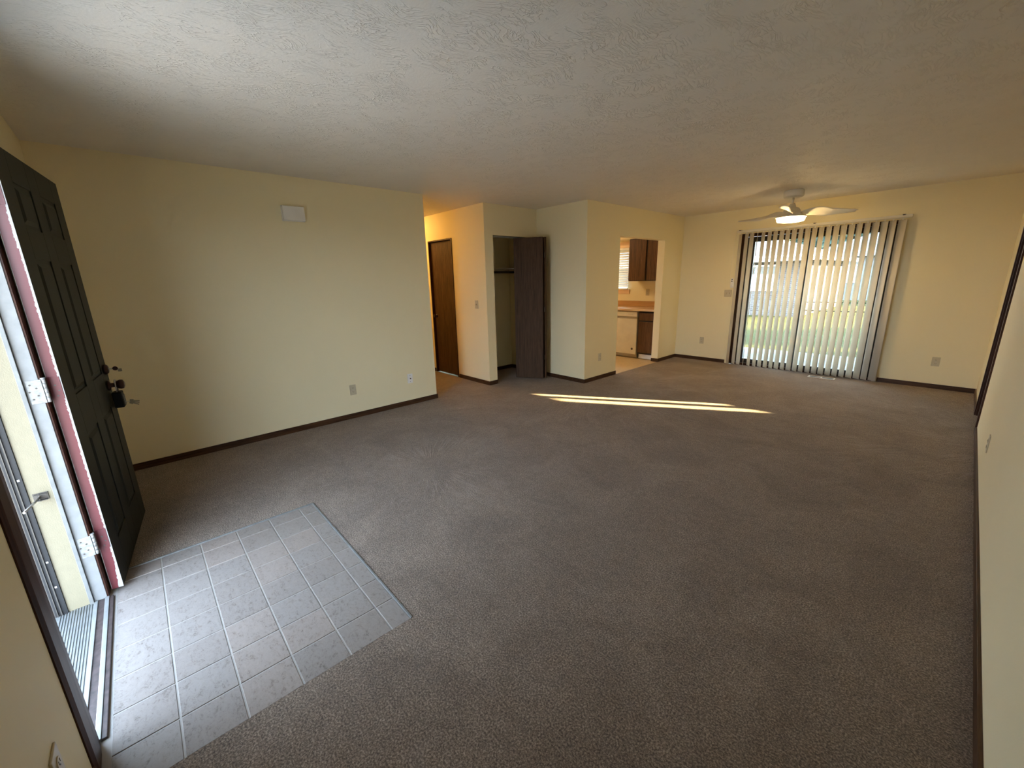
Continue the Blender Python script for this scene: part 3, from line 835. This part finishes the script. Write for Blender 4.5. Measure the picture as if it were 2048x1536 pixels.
# ------------------------------------------------------------------ ceiling fan
LAMP = emit('fan_lamp', (1.0, 0.67, 0.27), 34.0)
fan = tag(empty('ceiling_fan', (-1.65, 6.25, H)), 'white three-blade ceiling fan with a lit round light', 'ceiling fan')
MB().lathe([(0.100, 0), (0.108, -0.010), (0.108, -0.062), (0.100, -0.078), (0.030, -0.085)], n=32).build('canopy', FANW, fan)
MB().lathe([(0.0125, -0.080), (0.0125, -0.165)], n=16).build('downrod', FANW, fan)
MB().lathe([(0.028, -0.150), (0.032, -0.165), (0.040, -0.185), (0.040, -0.195)], n=24).build('collar', FANW, fan)
MB().lathe([(0.045, -0.195), (0.075, -0.205), (0.092, -0.235), (0.095, -0.262), (0.130, -0.292), (0.162, -0.300), (0.164, -0.312)], n=32).build('motor_housing', FANW, fan)
MB().lathe([(0.150, -0.308), (0.150, -0.340), (0.140, -0.358), (0.10, -0.366), (0.03, -0.368)], n=32).build('lamp', LAMP, fan)
def blade():
    m = MB(); st = []
    N = 14
    for i in range(N + 1):
        u = i / N; r = 0.075 + u * 0.66
        ch = 0.050 + 0.105 * math.sin(min(1, u / 0.42) * PI / 2) - 0.075 * max(0, (u - 0.42) / 0.58) ** 1.3
        if u > 0.96: ch *= 0.7
        pitch = math.radians(26 * (1 - u) ** 1.2 + 14)
        zc = -0.272 + 0.028 * math.sin(min(1, u / 0.5) * PI) * 0.8 + 0.010 * u
        yc = -0.03 * math.sin(u * PI)
        row = []
        for j in range(7):
            w = (j / 6 - 0.5) * ch
            row.append((r, yc + w * math.cos(pitch), zc - w * math.sin(pitch) + 0.006 * (1 - (2 * w / ch) ** 2)))
        st.append(row)
    for dz, flip in ((0.003, False), (-0.003, True)):
        vs_ = [(x, y, z + dz) for r_ in st for x, y, z in r_]
        fs = []
        for i in range(N):
            for j in range(6):
                q = (i * 7 + j, i * 7 + j + 1, (i + 1) * 7 + j + 1, (i + 1) * 7 + j)
                fs.append(q[::-1] if flip else q)
        m.add(vs_, fs, True)
    n = (N + 1) * 7
    for i in range(N):
        m.f.append((i * 7, (i + 1) * 7, (i + 1) * 7 + n, i * 7 + n)); m.sm.append(False)
        m.f.append((i * 7 + 6, i * 7 + 6 + n, (i + 1) * 7 + 6 + n, (i + 1) * 7 + 6)); m.sm.append(False)
    for j in range(6):
        e = N * 7
        m.f.append((e + j, e + j + 1, e + j + 1 + n, e + j + n)); m.sm.append(False)
        m.f.append((j, j + n, j + 1 + n, j + 1)); m.sm.append(False)
    return m
b0 = blade().build('blade', FANW, fan)
for k, a in enumerate((40, 160, 280)):
    o = b0 if k == 0 else copy_mesh(b0, fan)
    o.rotation_euler = (0, 0, math.radians(a))

# ------------------------------------------------------------------ kitchen
uc = tag(empty('upper_cabinet', (-4.36, Y5 - 0.001, 1.385)), 'dark wood upper cabinet with two doors in the kitchen', 'cabinet')
MB().box(0, 0.728, -0.312, 0, 0, 0.748).build('body', CABWOOD, uc, bevel=0.001)
MB().box(0.002, 0.726, -0.314, -0.312, 0.004, 0.744).build('face_gap', CABDARK, uc)
for a, b in ((0.004, 0.345), (0.378, 0.724)):
    d = MB().box(a, b, -0.333, -0.314, 0.012, 0.735).build('door', CABWOOD, uc, bevel=0.004)
# wood face frame strip between doors is darker
bc = tag(empty('base_cabinet', (-3.935, Y5, 0)), 'dark wood base cabinet with one drawer right of the dishwasher', 'cabinet')
MB().box(0, 0.305, -0.59, 0, 0.09, 0.862).build('body', CABDARK, bc)
MB().box(0.006, 0.298, -0.61, -0.59, 0.70, 0.835).build('drawer', CABWOOD, bc, bevel=0.004)
MB().box(0.006, 0.298, -0.61, -0.59, 0.12, 0.68).build('door', CABWOOD, bc, bevel=0.004)
MB().box(0.0, 0.305, -0.545, -0.53, 0, 0.09).build('toe_kick', WPLATE, bc)
bc2 = tag(empty('base_cabinet', (-5.9, Y5 - 0.001, 0)), 'dark wood base cabinet left of the dishwasher, hidden by the wall', 'cabinet')
MB().box(0, 1.33, -0.59, 0, 0.09, 0.862).build('body', CABWOOD, bc2)
MB().box(0.0, 1.33, -0.545, -0.53, 0, 0.09).build('toe_kick', WPLATE, bc2)
for a in (0.02, 0.68):
    MB().box(a, a + 0.63, -0.61, -0.59, 0.12, 0.68).build('door', CABWOOD, bc2, bevel=0.004)
    MB().box(a, a + 0.63, -0.61, -0.59, 0.70, 0.835).build('drawer', CABWOOD, bc2, bevel=0.004)
dw = tag(empty('dishwasher', (-4.557, Y5, 0)), 'white dishwasher under the kitchen counter', 'dishwasher')
MB().box(0, 0.6, -0.575, -0.02, 0.02, 0.86).build('tub', GREYP, dw)
MB().box(0.004, 0.596, -0.612, -0.575, 0.075, 0.72).build('door', APPL, dw, bevel=0.005)
cp = MB().box(0.004, 0.596, -0.618, -0.575, 0.762, 0.848).build('control_panel', APPL, dw, bevel=0.005)
MB().box(0.03, 0.40, -0.585, -0.575, 0.722, 0.760).build('handle_recess', GREYP, dw)
MB().box(0.004, 0.596, -0.600, -0.575, 0.722, 0.760).build('handle_channel', GREYP, dw)
for k in range(4):
    MB().box(0.42 + k * 0.025, 0.434 + k * 0.025, -0.6195, -0.6175, 0.80, 0.806).build('button', GREYP, cp)
MB().cyl((0.517, -0.6145, 0.172), (0.517, -0.6115, 0.172), 0.021, 20).build('emblem', SCREW, dw)
MB().box(0.0, 0.6, -0.545, -0.52, 0.0, 0.075).build('toe_panel', GREYP, dw)
ct = tag(empty('countertop', (0, Y5, 0)), 'tan wood-look laminate countertop with backsplash in the kitchen', 'countertop')
MB().box(-5.95, XK - T, -0.635, 0, 0.865, 0.905).build('slab', LAMI, ct, bevel=0.003)
MB().box(-5.95, XK - T, -0.640, -0.635, 0.868, 0.902).build('front_edge', LAMIE, ct)
MB().box(-5.95, XK - T, -0.02, 0, 0.905, 1.005).build('backsplash', LAMI, ct, bevel=0.003)
kw = struct(empty('window_1', (-5.18, Y5, 1.61)))
m = MB(); m.box(-0.62, -0.575, 0.04, 0.10, -0.39, 0.39); m.box(0.575, 0.62, 0.04, 0.10, -0.39, 0.39); m.box(-0.575, 0.575, 0.04, 0.10, 0.345, 0.39); m.box(-0.575, 0.575, 0.04, 0.10, -0.39, -0.345); m.box(-0.02, 0.02, 0.05, 0.09, -0.345, 0.345)
wf = m.build('window_frame', WPLATE, kw)
MB().box(-0.577, 0.577, 0.067, 0.073, -0.347, 0.347).build('pane', GLASS, wf)
MB().box(-0.66, 0.66, -0.018, 0.0, -0.47, -0.40).box(-0.67, 0.67, -0.03, 0.04, -0.40, -0.385).build('window_sill', CASEW, kw, bevel=0.002)
MB().box(-0.66, 0.66, -0.016, 0.0, 0.39, 0.505).build('head_casing', CASEW, kw, bevel=0.002)
hb = tag(empty('window_blind', (-5.18, Y5, 1.61)), 'white horizontal blind in the kitchen window', 'blind')
MB().box(-0.645, 0.645, -0.060, -0.018, 0.355, 0.395).build('head_rail', WPLATE, hb, bevel=0.003)
ks = MB().box(-0.64, 0.64, -0.0225, 0.0225, -0.001, 0.001).build('slat', SLAT, hb)
for k in range(15):
    o = ks if k == 0 else copy_mesh(ks, hb)
    o.location = (0, -0.042, 0.325 - k * 0.046); o.rotation_euler = (math.radians(52), 0, 0)
MB().box(-0.64, 0.64, -0.060, -0.022, -0.385, -0.360).build('bottom_rail', WPLATE, hb, bevel=0.003)
# lights out of view: kitchen ceiling lamp, lamp over the sink, hall lamp
def dome(x, y, z, label, mat, r=0.13):
    t = tag(empty('ceiling_light', (x, y, z)), label, 'ceiling light')
    MB().lathe([(r, 0), (r, -0.02), (r * 0.92, -0.025)], n=24).build('base', FANW, t)
    MB().lathe([(r * 0.9, -0.025), (r * 0.85, -0.06), (r * 0.6, -0.09), (r * 0.1, -0.10)], n=24).build('glass_shade', mat, t)
dome(-6.35, 3.14, H, 'round ceiling light in the hall behind the left wall', emit('hall_lamp', (1.0, 0.56, 0.16), 56.0))
dome(-5.4, 5.8, H, 'round ceiling light in the kitchen', emit('kitchen_lamp', (1.0, 0.70, 0.38), 60.0))
dome(-5.15, 7.12, 2.135, 'small light under the soffit over the kitchen sink', emit('sink_lamp', (1.0, 0.62, 0.26), 22.0), 0.07)

# side room window (lets the low sun into the living room through the doorway)
w2 = struct(empty('window_2', (2.57, Y5, 1.62)))
m = MB(); m.box(-0.37, -0.335, 0.02, 0.10, -0.36, 0.36); m.box(0.335, 0.37, 0.02, 0.10, -0.36, 0.36); m.box(-0.335, 0.335, 0.02, 0.10, 0.325, 0.36); m.box(-0.335, 0.335, 0.02, 0.10, -0.36, -0.325); m.box(-0.055, 0.02, 0.03, 0.09, -0.325, 0.325)
f2 = m.build('window_frame', WPLATE, w2)
MB().box(-0.337, -0.053, 0.057, 0.063, -0.327, 0.327).build('pane', GLASS, f2)
MB().box(0.018, 0.337, 0.057, 0.063, -0.327, 0.327).build('pane', GLASS, f2)

# ------------------------------------------------------------------ outside
struct(MB().box(-90, 90, -90, 120, -0.40, -0.16).build('ground', GRASS))
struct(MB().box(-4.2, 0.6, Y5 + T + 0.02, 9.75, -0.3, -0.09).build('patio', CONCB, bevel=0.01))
pc = MB().box(-4.6, 1.3, Y5 + T + 0.36, 10.0, 2.36, 2.46)  # unseen cover on posts, added to keep skylight off the blind
for x in (-4.5, 1.1): pc.box(x, x + 0.1, 9.85, 9.95, -0.09, 2.36)
struct(pc.build('added_shade_cover', ROOFM))
struct(MB().box(-4.6, 0.4, -9.0, -0.53, -0.3, -0.06).build('front_bounce_walk', CONC, bevel=0.01))  # broad pale slab out of view, added to bounce daylight onto the ceiling

def house():
    h = tag(empty('neighbor_house', (-9.4, 18.6, -0.16)), 'pale brick neighbouring house seen through the left half of the blind', 'house')
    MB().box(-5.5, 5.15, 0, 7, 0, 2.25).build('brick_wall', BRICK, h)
    # hip roof
    a = 0.55
    x0, x1, y0, y1, z = -5.5 - a, 5.15 + a, -a, 7 + a, 2.20
    v = [(x0, y0, z), (x1, y0, z), (x1, y1, z), (x0, y1, z), (x0 + 4.0, 3.5, z + 1.45), (x1 - 4.0, 3.5, z + 1.45)]
    MB().add(v, [(0, 1, 5, 4), (1, 2, 5), (2, 3, 4, 5), (3, 0, 4), (3, 2, 1, 0)]).build('roof', SHING, h)
    MB().box(x0, x1, y0 - 0.02, y0, z - 0.14, z + 0.02).box(x1, x1 + 0.02, y0, y1, z - 0.14, z + 0.02).build('fascia', WPLATE, h)
    MB().box(x0, x1, y0 - 0.12, y0 - 0.02, z - 0.02, z + 0.07).build('gutter', WPLATE, h, bevel=0.01)
    for x in (2.75, -2.2):
        w = MB().box(x, x + 0.06, -0.05, 0.02, 0.95, 1.95).box(x + 1.54, x + 1.6, -0.05, 0.02, 0.95, 1.95).box(x + 0.06, x + 1.54, -0.05, 0.02, 1.89, 1.95).box(x + 0.06, x + 1.54, -0.05, 0.02, 0.95, 1.01).box(x + 0.77, x + 0.83, -0.04, 0.02, 1.01, 1.89).build('window', WPLATE, h)
        MB().box(x + 0.06, x + 1.54, -0.01, 0.01, 1.01, 1.89).build('pane', DARKF if False else GLASS, w)
        MB().box(x + 0.06, x + 1.54, -0.008, 0.0, 1.01, 1.60).build('blind', WPLATE, w)
house()
gh = tag(empty('far_house', (-1.4, 31, -0.16)), 'pale low house beyond the lawn, seen through the right half of the blind', 'house')
MB().box(-6.0, 9.0, 0, 6, 0, 2.5).build('wall', PALEH, gh)
MB().add([(-6.4, -0.4, 2.45), (9.4, -0.4, 2.45), (9.4, 6.4, 2.45), (-6.4, 6.4, 2.45), (-3.0, 3, 3.9), (6.0, 3, 3.9)], [(0, 1, 5, 4), (1, 2, 5), (2, 3, 4, 5), (3, 0, 4), (3, 2, 1, 0)]).build('roof', ROOFP, gh)
for x in (-4.5, -1.0, 4.0):
    w = MB().box(x, x + 1.5, -0.05, 0.02, 1.0, 2.0).build('window', WPLATE, gh)
    MB().box(x + 0.08, x + 1.42, -0.06, -0.05, 1.08, 1.92).build('pane', GREYP, w)
MB().box(1.2, 2.2, -0.05, 0.02, 0, 2.05).build('door', GREYP, gh)

def tree(x, y, h, cr, cz, label, mat, n=1500, seed=1, squash=1.0, lf=1.0):
    rnd = random.Random(seed)
    t = tag(empty('tree', (x, y, -0.16)), label, 'tree', None)
    m = MB(); m.cyl((0, 0, 0), (0.1, 0, cz), 0.16, 8, 0.09)
    for k in range(6):
        a = rnd.random() * 6.28
        m.cyl((0.08, 0, cz * 0.75), (cr * 0.6 * math.cos(a), cr * 0.6 * math.sin(a), cz + rnd.random() * cr * 0.5), 0.06, 6, 0.02)
    m.build('trunk', BARK, t)
    bl = [(rnd.uniform(-.6, .6) * cr, rnd.uniform(-.6, .6) * cr, cz + rnd.uniform(-.5, .6) * cr * squash, cr * rnd.uniform(.38, .6)) for _ in range(9)]
    f = MB()
    for i in range(n):
        bx, by, bz, br = bl[i % 9]
        d = Vector((rnd.gauss(0, 1), rnd.gauss(0, 1), rnd.gauss(0, 1))).normalized() * br * rnd.uniform(.55, 1)
        c = Vector((bx + d.x, by + d.y, bz + d.z * squash))
        u = Vector((rnd.gauss(0, 1), rnd.gauss(0, 1), rnd.gauss(0, 1))).normalized(); w = u.orthogonal().normalized()
        s = rnd.uniform(.09, .2) * lf
        f.add([c - u * s, c + w * s * .6, c + u * s, c - w * s * .6], [(0, 1, 2, 3)])
    o = f.build('foliage', mat, t, fix=False); o['kind'] = 'stuff'
tree(-4.2, 45, 9, 4.4, 5.6, 'green tree beyond the lawn, just right of the brick house', LEAF_HAZE, 6000, 3, 1.0, 2.6)
tree(-15.6, 45, 9, 4.4, 5.6, 'tree rising behind the left part of the brick house roof', LEAF_HAZE, 6000, 4, 1.0, 2.6)
tree(6.0, 52, 10, 4.2, 5.6, 'large tree behind the pale far house, right of the green tree', LEAF_HAZE, 6000, 5, 1.0, 2.6)
tree(-10.4, 56, 12, 5.4, 7.0, 'tall tree behind the right end of the brick house roof', LEAF_HAZE, 7000, 8, 1.0, 3.0)
tree(7.0, 13.0, 7, 1.95, 4.7, 'unseen tree added right of the sliding door to shade the blind', LEAF, 9000, 6, 1.1, 1.7)  # added out of view as a sun blocker for the slats
tree(8.0, 19.6, 6, 1.9, 2.9, 'unseen low round tree added far right to shade the lawn', LEAF, 7000, 9, 1.3, 1.6)  # added out of view to cast the shaded band on the lawn
tree(11.0, 17.2, 6, 1.1, 3.7, 'unseen slim tree added far right to shade the patio', LEAF, 4000, 10, 1.5, 1.5)  # added out of view to keep sun off the patio slab
